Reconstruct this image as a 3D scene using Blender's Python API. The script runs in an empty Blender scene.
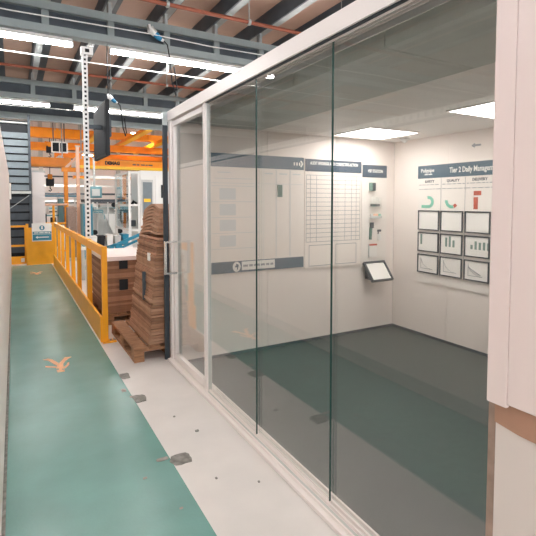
import bpy, bmesh, math, random
from mathutils import Vector, Matrix
random.seed(7)
S = bpy.context.scene
COL = S.collection
R = math.radians

# ------------------------------------------------------------------ camera, world, exposure
cd = bpy.data.cameras.new('camera'); cam = bpy.data.objects.new('camera', cd); COL.objects.link(cam)
cam.location = (0, 0, 1.6); cam.rotation_euler = (R(87), 0, R(-29.4))
cd.sensor_width = 36; cd.lens = 36 * 450 / 536; cd.shift_y = -0.0791; cd.clip_start = .02; cd.clip_end = 200
S.camera = cam
w = bpy.data.worlds.new('world'); S.world = w; w.use_nodes = True
w.node_tree.nodes['Background'].inputs[0].default_value = (.9, .95, 1, 1)
w.node_tree.nodes['Background'].inputs[1].default_value = 1.2  # even fill light, added; enters through the open rear of the hall
S.view_settings.view_transform = 'Standard'; S.view_settings.look = 'None'
S.view_settings.gamma = 1; S.view_settings.use_curve_mapping = False
S.view_settings.exposure = 1.75
S.cycles.diffuse_bounces = 8; S.cycles.max_bounces = 14; S.cycles.transparent_max_bounces = 24
TUBE = 19.0        # emission of the linear lamps in the factory
PANEL = 3.9        # emission of the square panels in the meeting room
BAY = 75.0         # emission of the round lamps in the far hall

# ------------------------------------------------------------------ materials
M = {}
def mat(name, col, rough=.5, metal=0, var=0, scale=8, bump=0, bscale=40, spec=.5, emit=0, stretch=None):
    m = bpy.data.materials.new(name); m.use_nodes = True
    nt = m.node_tree; b = nt.nodes['Principled BSDF']
    b.inputs['Base Color'].default_value = (*col, 1); b.inputs['Roughness'].default_value = rough
    b.inputs['Metallic'].default_value = metal; b.inputs['Specular IOR Level'].default_value = spec
    tc = None
    if var or bump:
        tc = nt.nodes.new('ShaderNodeTexCoord'); mp = nt.nodes.new('ShaderNodeMapping')
        nt.links.new(tc.outputs['Object'], mp.inputs[0])
        if stretch: mp.inputs['Scale'].default_value = stretch
    if var:
        n = nt.nodes.new('ShaderNodeTexNoise'); n.inputs['Scale'].default_value = scale; n.inputs['Detail'].default_value = 5
        nt.links.new(mp.outputs[0], n.inputs['Vector'])
        r = nt.nodes.new('ShaderNodeValToRGB'); r.color_ramp.elements[0].position = .3; r.color_ramp.elements[1].position = .7
        r.color_ramp.elements[0].color = (*[c * (1 - var) for c in col], 1)
        r.color_ramp.elements[1].color = (*[min(1, c * (1 + var)) for c in col], 1)
        nt.links.new(n.outputs[0], r.inputs[0]); nt.links.new(r.outputs[0], b.inputs['Base Color'])
    if bump:
        n = nt.nodes.new('ShaderNodeTexNoise'); n.inputs['Scale'].default_value = bscale; n.inputs['Detail'].default_value = 3
        nt.links.new(mp.outputs[0], n.inputs['Vector'])
        bp = nt.nodes.new('ShaderNodeBump'); bp.inputs['Strength'].default_value = bump; bp.inputs['Distance'].default_value = .01
        nt.links.new(n.outputs[0], bp.inputs['Height']); nt.links.new(bp.outputs[0], b.inputs['Normal'])
    if emit:
        b.inputs['Emission Color'].default_value = (*col, 1); b.inputs['Emission Strength'].default_value = emit
    M[name] = m
    return m
def glassmat(name, tint, gloss=1.0):
    m = bpy.data.materials.new(name); m.use_nodes = True; nt = m.node_tree; nt.nodes.clear()
    o = nt.nodes.new('ShaderNodeOutputMaterial'); mx = nt.nodes.new('ShaderNodeMixShader')
    tr = nt.nodes.new('ShaderNodeBsdfTransparent'); tr.inputs[0].default_value = (*tint, 1)
    gl = nt.nodes.new('ShaderNodeBsdfGlossy'); gl.inputs[0].default_value = (gloss, gloss, gloss, 1); gl.inputs['Roughness'].default_value = 0
    ge = nt.nodes.new('ShaderNodeNewGeometry'); mm = nt.nodes.new('ShaderNodeMix'); mm.data_type = 'FLOAT'
    mm.inputs[2].default_value = 1.6; mm.inputs[3].default_value = 1 / 1.6
    fr = nt.nodes.new('ShaderNodeFresnel')
    nt.links.new(ge.outputs['Backfacing'], mm.inputs[0]); nt.links.new(mm.outputs[0], fr.inputs['IOR'])
    nt.links.new(fr.outputs[0], mx.inputs[0]); nt.links.new(tr.outputs[0], mx.inputs[1]); nt.links.new(gl.outputs[0], mx.inputs[2])
    nt.links.new(mx.outputs[0], o.inputs[0]); M[name] = m
mat('green_floor', (.135, .315, .28), .27, var=.1, scale=2.2, bump=.08, bscale=60)
mat('pale_floor', (.71, .675, .645), .38, var=.05, scale=3, bump=.04, bscale=50)
mat('hall_floor', (.42, .41, .39), .5, var=.1, scale=2)
mat('bare_concrete', (.24, .23, .21), .85, var=.35, scale=25)
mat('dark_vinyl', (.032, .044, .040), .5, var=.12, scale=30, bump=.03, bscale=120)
mat('wall_white', (.85, .775, .725), .55, var=.015, scale=2)
mat('partition_white', (.88, .80, .76), .5, var=.02, scale=3)
mat('upper_white', (.84, .715, .685), .45, var=.015, scale=3)
mat('lower_cream', (.76, .675, .63), .5, var=.02, scale=3)
mat('brown_band', (.45, .25, .17), .5, var=.06, scale=12)
mat('brown_edge', (.36, .25, .20), .6, var=.15, scale=20)
mat('powder_white', (.86, .80, .77), .35)
mat('room_ceiling', (.92, .88, .84), .6)
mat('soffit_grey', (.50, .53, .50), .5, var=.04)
mat('dark_joint', (.03, .03, .03), .7)
mat('aluminium', (.68, .68, .67), .3, .8)
mat('chrome', (.75, .75, .75), .15, 1)
mat('gasket', (.03, .04, .05), .5)
mat('glass_edge', (.03, .075, .065), .2)
mat('roof_lining', (.50, .33, .25), .7, var=.08, scale=1.5)
mat('galvanised', (.36, .39, .39), .4, .35, var=.12, scale=6)
mat('painted_steel', (.27, .315, .315), .5, var=.06, scale=4)
mat('dark_steel', (.055, .07, .085), .55, var=.2, scale=4)
mat('red_pipe', (.26, .065, .03), .45, var=.1, scale=9)
mat('white_steel', (.82, .82, .80), .4)
mat('black_plastic', (.018, .02, .023), .55, spec=.25)
mat('screen_dark', (.02, .024, .03), .6, spec=.2)
mat('yellow_paint', (.95, .40, .008), .4, var=.06, scale=5)
mat('crane_yellow', (.92, .30, .004), .45, var=.08, scale=3)
mat('crane_flange', (1.0, .60, .015), .4)
mat('peach_paint', (.85, .52, .36), .5)
mat('orange_mark', (.95, .50, .26), .5, var=.12, scale=30)
mat('cardboard', (.42, .225, .135), .8, var=.14, scale=10)
mat('cardboard_dark', (.29, .145, .082), .8, var=.14, scale=10)
mat('cardboard_light', (.50, .29, .185), .8, var=.1, scale=10)
mat('pallet_wood', (.34, .175, .09), .8, var=.3, scale=9, stretch=(1, 6, 6), bump=.2)
mat('paper', (.86, .84, .80), .6)
mat('board_white', (.87, .80, .74), .3)
mat('board_body', (.84, .79, .74), .3)
mat('navy', (.05, .085, .125), .35)
mat('steel_blue', (.06, .12, .165), .35)
mat('print_grey', (.33, .34, .36), .6)
mat('print_pale', (.68, .69, .68), .6)
mat('print_dark', (.06, .075, .09), .6)
mat('frame_black', (.022, .035, .045), .35)
mat('mint', (.20, .58, .44), .5)
mat('chart_green', (.16, .27, .23), .5)
mat('chart_red', (.55, .09, .04), .5)
mat('tag_green', (.10, .21, .17), .5)
mat('teal_sign', (.03, .22, .31), .4)
mat('machine_blue', (.02, .23, .36), .4)
mat('machine_teal', (.16, .34, .38), .45)
mat('machine_white', (.80, .80, .77), .4)
mat('machine_grey', (.55, .56, .54), .5, var=.08, scale=6)
mat('slat_blue', (.17, .21, .23), .5, var=.06)
mat('cladding', (.86, .80, .77), .6)
mat('smoke_plastic', (.60, .62, .60), .25)
mat('plug_blue', (.02, .22, .42), .4)
mat('lamp_tube', (1, .97, .955), .5, emit=TUBE)
mat('lamp_panel', (1, .965, .93), .5, emit=PANEL)
mat('lamp_bay', (1, .97, .92), .5, emit=BAY)
mat('indicator', (.8, .8, .8), .4)
glassmat('clear_glass', (.985, .992, .988))
glassmat('machine_glass', (.80, .86, .88))

# ------------------------------------------------------------------ geometry helpers
class G:
    def __init__(s): s.v = []; s.f = []
    def box(s, x0, x1, y0, y1, z0, z1):
        return s.hexa([(x0, y0, z0), (x1, y0, z0), (x1, y1, z0), (x0, y1, z0), (x0, y0, z1), (x1, y0, z1), (x1, y1, z1), (x0, y1, z1)])
    def hexa(s, p):
        n = len(s.v); s.v += [tuple(q) for q in p]
        s.f += [tuple(n + i for i in q) for q in ((3, 2, 1, 0), (4, 5, 6, 7), (0, 1, 5, 4), (1, 2, 6, 5), (2, 3, 7, 6), (3, 0, 4, 7))]
        return s
    def bar(s, a, b, wd, h, upv=(0, 0, 1)):
        a = Vector(a); b = Vector(b); d = (b - a).normalized(); u = Vector(upv)
        if abs(d.dot(u)) > .98: u = Vector((0, 1, 0))
        r = d.cross(u).normalized() * wd / 2; u = r.cross(d).normalized() * h / 2
        return s.hexa([a - r - u, a + r - u, b + r - u, b - r - u, a - r + u, a + r + u, b + r + u, b - r + u])
    def tube(s, pts, r, n=10, cap=True):
        pts = [Vector(p) for p in pts]; base = len(s.v); rr = r if isinstance(r, (list, tuple)) else [r] * len(pts)
        prev = None
        for i, p in enumerate(pts):
            d = (pts[min(i + 1, len(pts) - 1)] - pts[max(i - 1, 0)]).normalized()
            if prev is None:
                a = Vector((0, 0, 1)) if abs(d.z) < .9 else Vector((1, 0, 0))
                prev = d.cross(a).normalized()
            else:
                prev = (prev - d * prev.dot(d)).normalized()
            q = d.cross(prev)
            for k in range(n):
                t = 2 * math.pi * k / n
                s.v.append(tuple(p + (prev * math.cos(t) + q * math.sin(t)) * rr[i]))
        for i in range(len(pts) - 1):
            for k in range(n):
                a = base + i * n + k; b = base + i * n + (k + 1) % n
                s.f.append((a, b, b + n, a + n))
        if cap:
            s.f.append(tuple(base + k for k in range(n))[::-1]); e = base + (len(pts) - 1) * n
            s.f.append(tuple(e + k for k in range(n)))
        return s
    def prism(s, poly, fn, t0, t1):
        n = len(poly); b = len(s.v)
        s.v += [tuple(fn(p[0], p[1], t0)) for p in poly] + [tuple(fn(p[0], p[1], t1)) for p in poly]
        s.f.append(tuple(b + i for i in range(n))[::-1]); s.f.append(tuple(b + n + i for i in range(n)))
        for i in range(n):
            j = (i + 1) % n; s.f.append((b + i, b + j, b + n + j, b + n + i))
        return s
LOC = {}
def link(o, name): COL.objects.link(o); return o
def obj(name, g, m, parent=None, bevel=0, smooth=False, origin=None):
    """one mesh object; vertices given in world space"""
    if parent is not None: org = LOC[parent.name]
    else: org = Vector(origin) if origin is not None else Vector((0, 0, 0))
    me = bpy.data.meshes.new(name)
    me.from_pydata([tuple(Vector(p) - org) for p in g.v], [], g.f)
    bm = bmesh.new(); bm.from_mesh(me)
    bmesh.ops.recalc_face_normals(bm, faces=bm.faces[:])
    if bevel: bmesh.ops.bevel(bm, geom=bm.edges[:], offset=bevel, segments=2, affect='EDGES', profile=.6)
    bm.to_mesh(me); bm.free()
    if smooth:
        for p in me.polygons: p.use_smooth = True
        me.set_sharp_from_angle(angle=R(40))
    me.materials.append(M[m])
    o = bpy.data.objects.new(name, me); COL.objects.link(o)
    if parent is not None: o.parent = parent
    else: o.location = org
    LOC[o.name] = org
    return o
def thing(name, loc, label, cat, group=None):
    o = bpy.data.objects.new(name, None); COL.objects.link(o); o.location = loc; o.empty_display_size = .1
    LOC[o.name] = Vector(loc); tag(o, label, cat, group); return o
def tag(o, label, cat, group=None):
    o['label'] = label; o['category'] = cat
    if group: o['group'] = group
    return o
def struct(o, label=None):
    o['kind'] = 'structure'
    if label: o['label'] = label
    return o
def B(*a): return G().box(*a)
def text(name, s, size, m, parent, pos, ex, ey, align='LEFT', depth=.001, bold=0, width=None):
    """flat lettering: ex = reading direction, ey = up direction"""
    c = bpy.data.curves.new('t', 'FONT'); c.body = s; c.size = size; c.align_x = align; c.align_y = 'CENTER'
    c.extrude = depth; c.offset = bold; c.resolution_u = 2
    t = bpy.data.objects.new('t', c); me = bpy.data.meshes.new_from_object(t)
    ex = Vector(ex); ey = Vector(ey); ez = ex.cross(ey)
    sx = 1
    if width:
        xs = [v.co.x for v in me.vertices]; sx = width / max(1e-6, max(xs) - min(xs))
    mx = Matrix(((ex.x * sx, ey.x, ez.x, 0), (ex.y * sx, ey.y, ez.y, 0), (ex.z * sx, ey.z, ez.z, 0), (0, 0, 0, 1)))
    mx.translation = Vector(pos) - LOC[parent.name]
    me.transform(mx); me.materials.clear(); me.materials.append(M[m]); me.name = name
    o = bpy.data.objects.new(name, me); COL.objects.link(o); o.parent = parent; LOC[o.name] = LOC[parent.name]
    bpy.data.objects.remove(t); bpy.data.curves.remove(c)
    return o

def dashes(name, m, parent, pos, ex, width, h, seed):
    """print too small to read in the photograph: a line of word-length marks"""
    rnd = random.Random(seed); g = G(); p = Vector(pos); ex = Vector(ex); a = 0
    while a < width * .97:
        w_ = min(width - a, h * (1.5 + rnd.random() * 4)); c = p + ex * a; e = c + ex * w_
        g.bar(c, e, .002, h); a += w_ + h * .7
    return obj(name, g, m, parent)
# ------------------------------------------------------------------ factory floor and shell
fl = struct(obj('floor', B(-8, 14, -6, 34, -.1, 0), 'pale_floor'), 'pale grey painted factory floor')
wk = struct(obj('floor_walkway', B(-.078, .806, -6, 12.85, 0, .003), 'green_floor'), 'green painted walkway along the glass room')
obj('bare_strip', B(-.10, -.078, -6, 12.85, 0, .0015), 'bare_concrete', fl)
struct(obj('floor_hall', B(-8, 14, 13.2, 34, 0, .002), 'hall_floor'))
BIRD = [[(-.131, .272), (-.086, .284), (-.047, .235), (-.001, .092), (-.016, .009), (-.05, .1), (-.084, .213)],
        [(-.009, .097), (-.003, .063), (.03, .149), (.069, .247), (.132, .227), (.094, .178), (.057, .112), (.036, .041), (.03, -.096), (-.033, -.06)],
        [(-.122, .069), (-.029, -.008), (-.031, -.038), (-.121, .025)],
        [(.03, -.057), (.058, -.012), (.08, .068), (.094, .06), (.085, -.007), (.052, -.079), (.026, -.104)],
        [(-.033, -.099), (-.014, -.113), (-.011, -.069), (.017, -.084), (.013, -.121), (.036, -.128), (.028, -.181), (-.03, -.172)]]
for cx, cy in ((.345, 4.752), (.40, 11.25)):
    g = G()
    for k, p in enumerate(BIRD): g.prism(p, lambda x, y, t: (cx + x, cy + y, t), .003, .0042 + k * .0002)
    o = obj('bird_marking', g, 'orange_mark', wk)
    o['label'] = 'orange bird emblem painted on the green walkway'
def chip(cx, cy, rx, ry, seed, z=.0045, n=14):
    rnd = random.Random(seed); p = []
    for k in range(n):
        a = 2 * math.pi * k / n; q = .85 + rnd.random() * .2
        sq = 1 / max(abs(math.cos(a)), abs(math.sin(a))) ** .9
        p.append((cx + math.cos(a) * rx * q * sq, cy + math.sin(a) * ry * q * sq))
    return obj('paint_chip', G().prism(p, lambda x, y, t: (x, y, t), 0, z), 'bare_concrete', fl)
for a in ((.845, 4.185, .045, .07, 1), (.85, 3.64, .05, .075, 2), (.862, 2.64, .068, .06, 3), (.765, 2.69, .04, .02, 4), (.77, 3.86, .02, .035, 9),
          (.80, 3.70, .014, .02, 10), (1.074, 2.918, .014, .012, 5), (1.0, 3.2, .008, .008, 6), (.98, 2.35, .007, .009, 7), (1.18, 2.2, .006, .008, 8), (.62, 2.55, .012, .01, 11), (.72, 2.2, .010, .008, 12)):
    chip(*a)
# roof: lining sheets, purlins along the walkway, rafters across
rf = struct(obj('roof', B(-8, 14, -6, 16, 5.02, 5.1), 'roof_lining'))
for i in range(16):
    x = -5.0 + .905 * i
    p = obj('purlin', B(x, x + .03, -6, 15.8, 4.74, 5.02), 'dark_steel', rf)  # web painted dark for the shade on that side
    obj('purlin_lip', B(x + .03, x + .15, -6, 15.8, 4.74, 4.765), 'galvanised', p)
    obj('roof_joint', B(x + .145, x + .36, -6, 15.8, 5.005, 5.02), 'dark_steel', p)
for y in (-4.9, -2.4, .1, 2.6, 5.1, 10.0, 14.6):
    obj('sheet_lap', B(-8, 14, y, y + .04, 5.0, 5.02), 'cardboard_dark', rf)
for y in (2.6, 7.6, 12.55, -2.4):
    r = struct(obj('trim_rafter', B(-8, 14, y - .01, y + .01, 4.2, 4.46), 'dark_steel'))
    obj('top_chord', B(-8, 14, y - .09, y + .09, 4.44, 4.56), 'painted_steel', r)
    obj('bottom_chord', B(-8, 14, y - .11, y + .09, 4.10, 4.21), 'painted_steel', r)
    for x in (.42, 1.35, 2.25, 3.15, 4.05, -.5):
        obj('stiffener', B(x, x + .1, y - .08, y - .01, 4.21, 4.44), 'painted_steel', r)
        obj('cleat', B(x + .02, x + .07, y - .06, y + .06, 4.56, 4.76), 'galvanised', r)
for y, z in ((15.7, 4.2), (14.2, 4.55)):
    r = struct(obj('trim_tie_beam', B(-8, 14, y - .07, y + .07, z - .09, z + .09), 'painted_steel'))
    obj('beam_lip', B(-8, 14, y - .10, y + .07, z - .11, z - .09), 'galvanised', r)
struct(obj('wall_fascia', B(-8, 14, 15.9, 16.0, 4.3, 8), 'dark_steel'))
# far hall
struct(obj('roof_hall', B(-8, 14, 16, 34, 7.6, 7.7), 'cladding'))
wf = struct(obj('wall_hall', B(-8, 14, 33.9, 34, 0, 7.6), 'cladding'))
for z in (.9, 1.5, 2.1, 2.7, 3.3, 3.9, 4.5, 5.1): obj('cladding_rail', B(-8, 14, 33.84, 33.9, z, z + .09), 'dark_steel', wf)
for x in (-2, 1.5, 4, 6.5, 9): obj('wall_stanchion', B(x, x + .25, 33.7, 33.9, 0, 7.6), 'machine_grey', wf)
struct(obj('wall_outer_left', B(-8.1, -8, -6, 34, 0, 7.6), 'dark_steel'))
struct(obj('wall_outer_right', B(14, 14.1, -6, 34, 0, 7.6), 'cladding'))

# left partition along the walkway
wl = struct(obj('wall_left', B(-.26, -.105, -6, 12.0, 0, 2.25), 'partition_white'), 'off-white partition wall at the edge of the walkway')
for i in range(15):
    y = -6 + i * 1.2
    obj('wall_panel', B(-.105, -.088, y + .003, y + 1.197, .12, 2.245), 'partition_white', wl)
struct(obj('baseboard_left', B(-.105, -.095, -6, 12.0, .0, .115), 'machine_grey'))
sb = tag(obj('switch_box', B(-.088, -.05, 11.0, 11.25, 1.66, 2.0), 'machine_white', bevel=.006), 'small pale box fixed on the end of the left partition', 'switch box')
obj('switch_plate', B(-.05, -.044, 11.05, 11.2, 1.72, 1.92), 'black_plastic', sb)
# slotted strut above the partition
st = thing('slotted_channel', (-.2, 3, 2.2), 'slotted steel channel running above the left partition', 'steel channel')
g = G().box(-.20, -.195, -3, 9, 2.30, 2.31).box(-.20, -.195, -3, 9, 2.355, 2.365)
y = -3
while y < 9: g.box(-.20, -.195, y, y + .045, 2.31, 2.355); y += .08
obj('slotted_face', g, 'white_steel', st); obj('channel_web', B(-.24, -.235, -3, 9, 2.30, 2.365), 'galvanised', st)
for y in (-1.5, 1.2, 3.9, 6.6): obj('bracket', B(-.235, -.20, y, y + .05, 2.251, 2.365), 'galvanised', st)

# ------------------------------------------------------------------ meeting room shell
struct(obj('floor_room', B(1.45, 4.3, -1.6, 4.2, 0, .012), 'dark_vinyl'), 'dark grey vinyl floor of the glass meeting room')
wfar = struct(obj('wall_far', B(1.40, 4.32, 4.215, 4.42, 0, 2.47), 'machine_grey'), 'off-white panelled end wall of the meeting room')
for x0, x1 in ((1.403, 2.36), (2.36, 3.28), (3.28, 4.2)):
    obj('wall_panel', B(x0 + .002, x1 - .002, 4.20, 4.215, .035, 2.36), 'wall_white', wfar)
obj('outer_skin', B(1.40, 4.32, 4.42, 4.43, 0, 2.47), 'partition_white', wfar)
wr = struct(obj('wall_right', B(4.215, 4.32, -1.6, 4.215, 0, 2.47), 'machine_grey'), 'off-white panelled long wall of the meeting room')
for k in range(7):
    y1 = 4.2 - k * .83; y0 = y1 - .83
    obj('wall_panel', B(4.20, 4.215, y0 + .002, y1 - .002, .035, 2.36), 'wall_white', wr)
struct(obj('baseboard_far', B(1.45, 4.2, 4.192, 4.2, .012, .04), 'gasket'))
struct(obj('baseboard_right', B(4.192, 4.2, -1.6, 4.192, .012, .04), 'gasket'))
struct(obj('wall_rear', B(1.35, 4.32, -1.7, -1.6, 0, 2.47), 'wall_white'))
ce = struct(obj('ceiling', B(1.61, 4.3, -1.6, 4.2, 2.37, 2.40), 'dark_joint'), 'white panelled ceiling of the meeting room')
LP = [(3.10, 3.80, 3.43, 4.03), (3.10, 3.80, 1.93, 2.53), (3.10, 3.80, .43, 1.03)]
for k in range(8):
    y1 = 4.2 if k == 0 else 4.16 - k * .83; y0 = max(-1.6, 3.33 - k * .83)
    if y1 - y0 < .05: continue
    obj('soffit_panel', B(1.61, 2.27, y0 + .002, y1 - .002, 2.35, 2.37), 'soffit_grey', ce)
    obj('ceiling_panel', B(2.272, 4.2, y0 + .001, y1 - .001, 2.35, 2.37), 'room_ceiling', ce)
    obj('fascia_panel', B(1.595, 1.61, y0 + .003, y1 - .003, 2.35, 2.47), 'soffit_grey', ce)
struct(obj('roof_room', B(1.36, 4.34, -1.7, 4.43, 2.47, 2.495), 'partition_white'))
for k, (x0, x1, y0, y1) in enumerate(LP):
    t = thing('ceiling_light', ((x0 + x1) / 2, (y0 + y1) / 2, 2.35), ['square lit ceiling panel nearest the tilted black clipboard shelf', 'square lit ceiling panel in front of the daily management board', 'square lit ceiling panel at the near end of the meeting room'][k], 'ceiling light', 'square meeting room ceiling lights')
    obj('diffuser', B(x0 + .015, x1 - .015, y0 + .015, y1 - .015, 2.338, 2.349), 'lamp_panel', t)
    obj('trim_frame', G().box(x0, x1, y0, y0 + .015, 2.336, 2.35).box(x0, x1, y1 - .015, y1, 2.336, 2.35).box(x0, x0 + .015, y0 + .015, y1 - .015, 2.336, 2.35).box(x1 - .015, x1, y0 + .015, y1 - .015, 2.336, 2.35), 'powder_white', t)
t = thing('ceiling_sensor', (4.02, 3.86, 2.35), 'small white dome sensor on the ceiling beside the lit panel', 'sensor')
obj('sensor_base', G().tube([(4.02, 3.86, 2.35), (4.02, 3.86, 2.335)], .06, 16), 'machine_white', t, smooth=True)
obj('sensor_dome', G().tube([(4.02, 3.86, 2.335), (4.02, 3.86, 2.325), (4.02, 3.86, 2.31), (4.02, 3.86, 2.295)], [.05, .047, .03, .008], 16), 'machine_white', t, smooth=True)

# front: header beam, tracks, sill, posts
hb = struct(obj('trim_header', B(1.345, 1.45, .80, 4.45, 2.40, 2.495), 'powder_white', bevel=.003), 'white header beam over the glass front')
for k, x in enumerate((1.368, 1.394, 1.420)):
    obj('track_groove', B(x - .011, x + .011, .9, 3.44, 2.3955, 2.40), 'gasket', hb)
    obj('track_lip', B(x + .012, x + .018, .9, 3.44, 2.386, 2.40), 'powder_white', hb)
obj('track_back', B(1.448, 1.455, .9, 4.3, 2.36, 2.40), 'aluminium', hb)
sl = struct(obj('trim_sill', B(1.315, 1.47, .93, 4.40, 0, .022), 'powder_white', bevel=.003), 'white floor track under the sliding glass')
for k, x in enumerate((1.345, 1.385, 1.415, 1.445)):
    obj('sill_rib', B(x - .004, x + .004, .93, 3.44, .02, .040), 'powder_white', sl)
    if k: obj('sill_groove', B(x - .022, x - .008, .93, 3.44, .0215, .0245), 'machine_grey', sl)
jp = struct(obj('trim_jamb', B(1.36, 1.405, 3.445, 3.505, .02, 2.40), 'powder_white', bevel=.003))
obj('jamb_stop', B(1.372, 1.398, 3.435, 3.445, .02, 2.40), 'machine_grey', jp)
cp = struct(obj('trim_corner', B(1.35, 1.44, 4.355, 4.42, .0, 2.40), 'powder_white', bevel=.003))
obj('corner_seal', B(1.30, 1.345, 4.425, 4.455, 0, 2.44), 'gasket', cp)
obj('corner_cap', B(1.295, 1.345, 4.42, 4.425, 2.36, 2.49), 'galvanised', cp)
# glazed swing door
d = struct(thing('door_1', (1.39, 3.95, 0.02), 'white framed glass door with a square pull handle', 'door'))
del d['category']
obj('stile', B(1.365, 1.405, 4.295, 4.35, .03, 2.385), 'powder_white', d, bevel=.002)
obj('stile', B(1.372, 1.400, 3.51, 3.53, .03, 2.385), 'powder_white', d, bevel=.002)
obj('top_rail', B(1.365, 1.405, 3.53, 4.295, 2.34, 2.385), 'powder_white', d)
obj('bottom_rail', B(1.365, 1.405, 3.53, 4.295, .03, .09), 'powder_white', d)
obj('pane', B(1.381, 1.389, 3.53, 4.295, .09, 2.34), 'clear_glass', d)
h = obj('pull_handle', G().bar((1.265, 4.27, .895), (1.265, 4.27, 1.22), .022, .022), 'chrome', d, bevel=.003)
for z in (.905, 1.21): obj('handle_standoff', G().bar((1.265, 4.27, z), (1.38, 4.27, z), .018, .018), 'chrome', h)
obj('inner_bar', G().bar((1.47, 4.27, .895), (1.47, 4.27, 1.22), .022, .022), 'chrome', h)
# sliding glass leaves
LABS = ['sliding glass leaf next to the white framed glass door', 'middle sliding glass leaf of the meeting room front', 'widest sliding glass leaf beside the brown banded wall']
for k, (x, ya, yb) in enumerate(((1.380, 2.600, 3.434), (1.394, 1.815, 2.630), (1.408, .93, 1.836))):
    t = thing('sliding_glass_leaf', (x, (ya + yb) / 2, .03), LABS[k], 'glass panel', 'sliding glass leaves of the meeting room')
    obj('pane', B(x - .004, x + .004, ya + .004, yb - .001, .045, 2.392), 'clear_glass', t)
    if k < 2: obj('edge_strip', B(x - .005, x + .005, ya, ya + .004, .045, 2.392), 'glass_edge', t)
    obj('bottom_rail', B(x - .006, x + .006, ya, yb, .026, .045), 'powder_white', t)

# near wall with the brown band
wn = struct(obj('wall_front', B(1.335, 1.45, -1.7, .873, 0, 2.40), 'lower_cream'), 'cream wall with a brown stripe beside the glass front')
obj('upper_panel', B(1.315, 1.335, -1.7, .8245, .972, 2.40), 'upper_white', wn, bevel=.002)
obj('upper_panel', B(1.313, 1.335, .826, .893, .960, 2.40), 'upper_white', wn, bevel=.003)
ys = [.873 - i * .04 for i in range(66)]
g = G()
for i in range(len(ys) - 1):
    a, b = ys[i], ys[i + 1]
    f = lambda y: .02 * math.exp(-((.873 - y) / .05) ** 2)
    g.hexa([(1.328, b, .884 + f(b) * .6), (1.335, b, .884 + f(b) * .6), (1.335, a, .884 + f(a) * .6), (1.328, a, .884 + f(a) * .6),
            (1.328, b, .972), (1.335, b, .972), (1.335, a, .972), (1.328, a, .972)])
obj('brown_stripe', g, 'brown_band', wn)
obj('end_trim', B(1.337, 1.45, .873, .900, 0, .960), 'brown_edge', wn)
obj('end_cap', B(1.335, 1.45, .873, .896, .960, 2.40), 'upper_white', wn)

# ------------------------------------------------------------------ boards on the end wall (Y = 4.2)
EX, EZ = (1, 0, 0), (0, 0, 1)
def fb(g, x0, x1, z0, z1, y0=4.196, y1=4.2): return g.box(x0, x1, y0, y1, z0, z1)
# process board
t = thing('process_board', (2.24, 4.2, .87), 'large white planning board with pale ruled columns and steel blue footer', 'notice board')
obj('panel', B(1.66, 2.822, 4.188, 4.2, .87, 2.09), 'board_white', t)
obj('header', B(1.66, 2.815, 4.184, 4.188, 1.955, 2.09), 'steel_blue', t)
obj('footer', B(1.66, 2.815, 4.184, 4.188, .872, .99), 'steel_blue', t)
g = G()
for x in (2.30, 2.455, 2.465, 2.63, 2.64): fb(g, x, x + .004, .995, 1.95, 4.186, 4.188)
for z in (1.60, 1.44, 1.28, 1.12, 1.76): fb(g, 1.70, 2.29, z, z + .006, 4.186, 4.188)
fb(g, 1.70, 2.80, 1.79, 1.795, 4.186, 4.188); fb(g, 1.75, 2.18, 1.835, 1.842, 4.186, 4.188)
for x in (2.32, 2.50, 2.67): fb(g, x, x + .10, 1.895, 1.91, 4.186, 4.188); 
fb(g, 1.78, 1.92, 1.895, 1.905, 4.186, 4.188)
obj('ruled_lines', g, 'print_pale', t)
g = G()
for z in (1.625, 1.465, 1.305, 1.145): fb(g, 1.80, 1.98, z, z + .115, 4.1865, 4.188)
obj('pale_cell', g, 'print_pale', t)
g = G()
for x in (2.68, 2.715, 2.75): fb(g, x, x + .018, 2.0, 2.035, 4.182, 4.184)
g.prism([(2.765, 1.985), (2.785, 1.985), (2.805, 2.02), (2.785, 2.055), (2.765, 2.055), (2.785, 2.02)], lambda x, z, q: (x, q, z), 4.182, 4.184)
obj('arrow_logo', g, 'paper', t)
c = [(1.985 + .045 * math.cos(a * math.pi / 12), .932 + .052 * math.sin(a * math.pi / 12)) for a in range(24)]
e = obj('emblem', G().prism(c, lambda x, z, q: (x, q, z), 4.181, 4.184), 'paper', t)
obj('emblem_mark', G().prism([(1.965, .93), (1.985, .965), (2.008, .95), (2.0, .915), (1.985, .89), (1.99, .925)], lambda x, z, q: (x, q, z), 4.179, 4.181), 'steel_blue', e)
pl = obj('caption_strip', B(2.045, 2.44, 4.181, 4.184, .892, .982), 'paper', t)
dashes('caption', 'print_grey', pl, (2.06, 4.180, .937), EX, .36, .022, 4)
tag(obj('green_card', B(2.475, 2.535, 4.180, 4.188, 1.655, 1.785), 'tag_green', bevel=.002), 'small dark green card stuck high on the ruled planning board', 'card')
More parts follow.
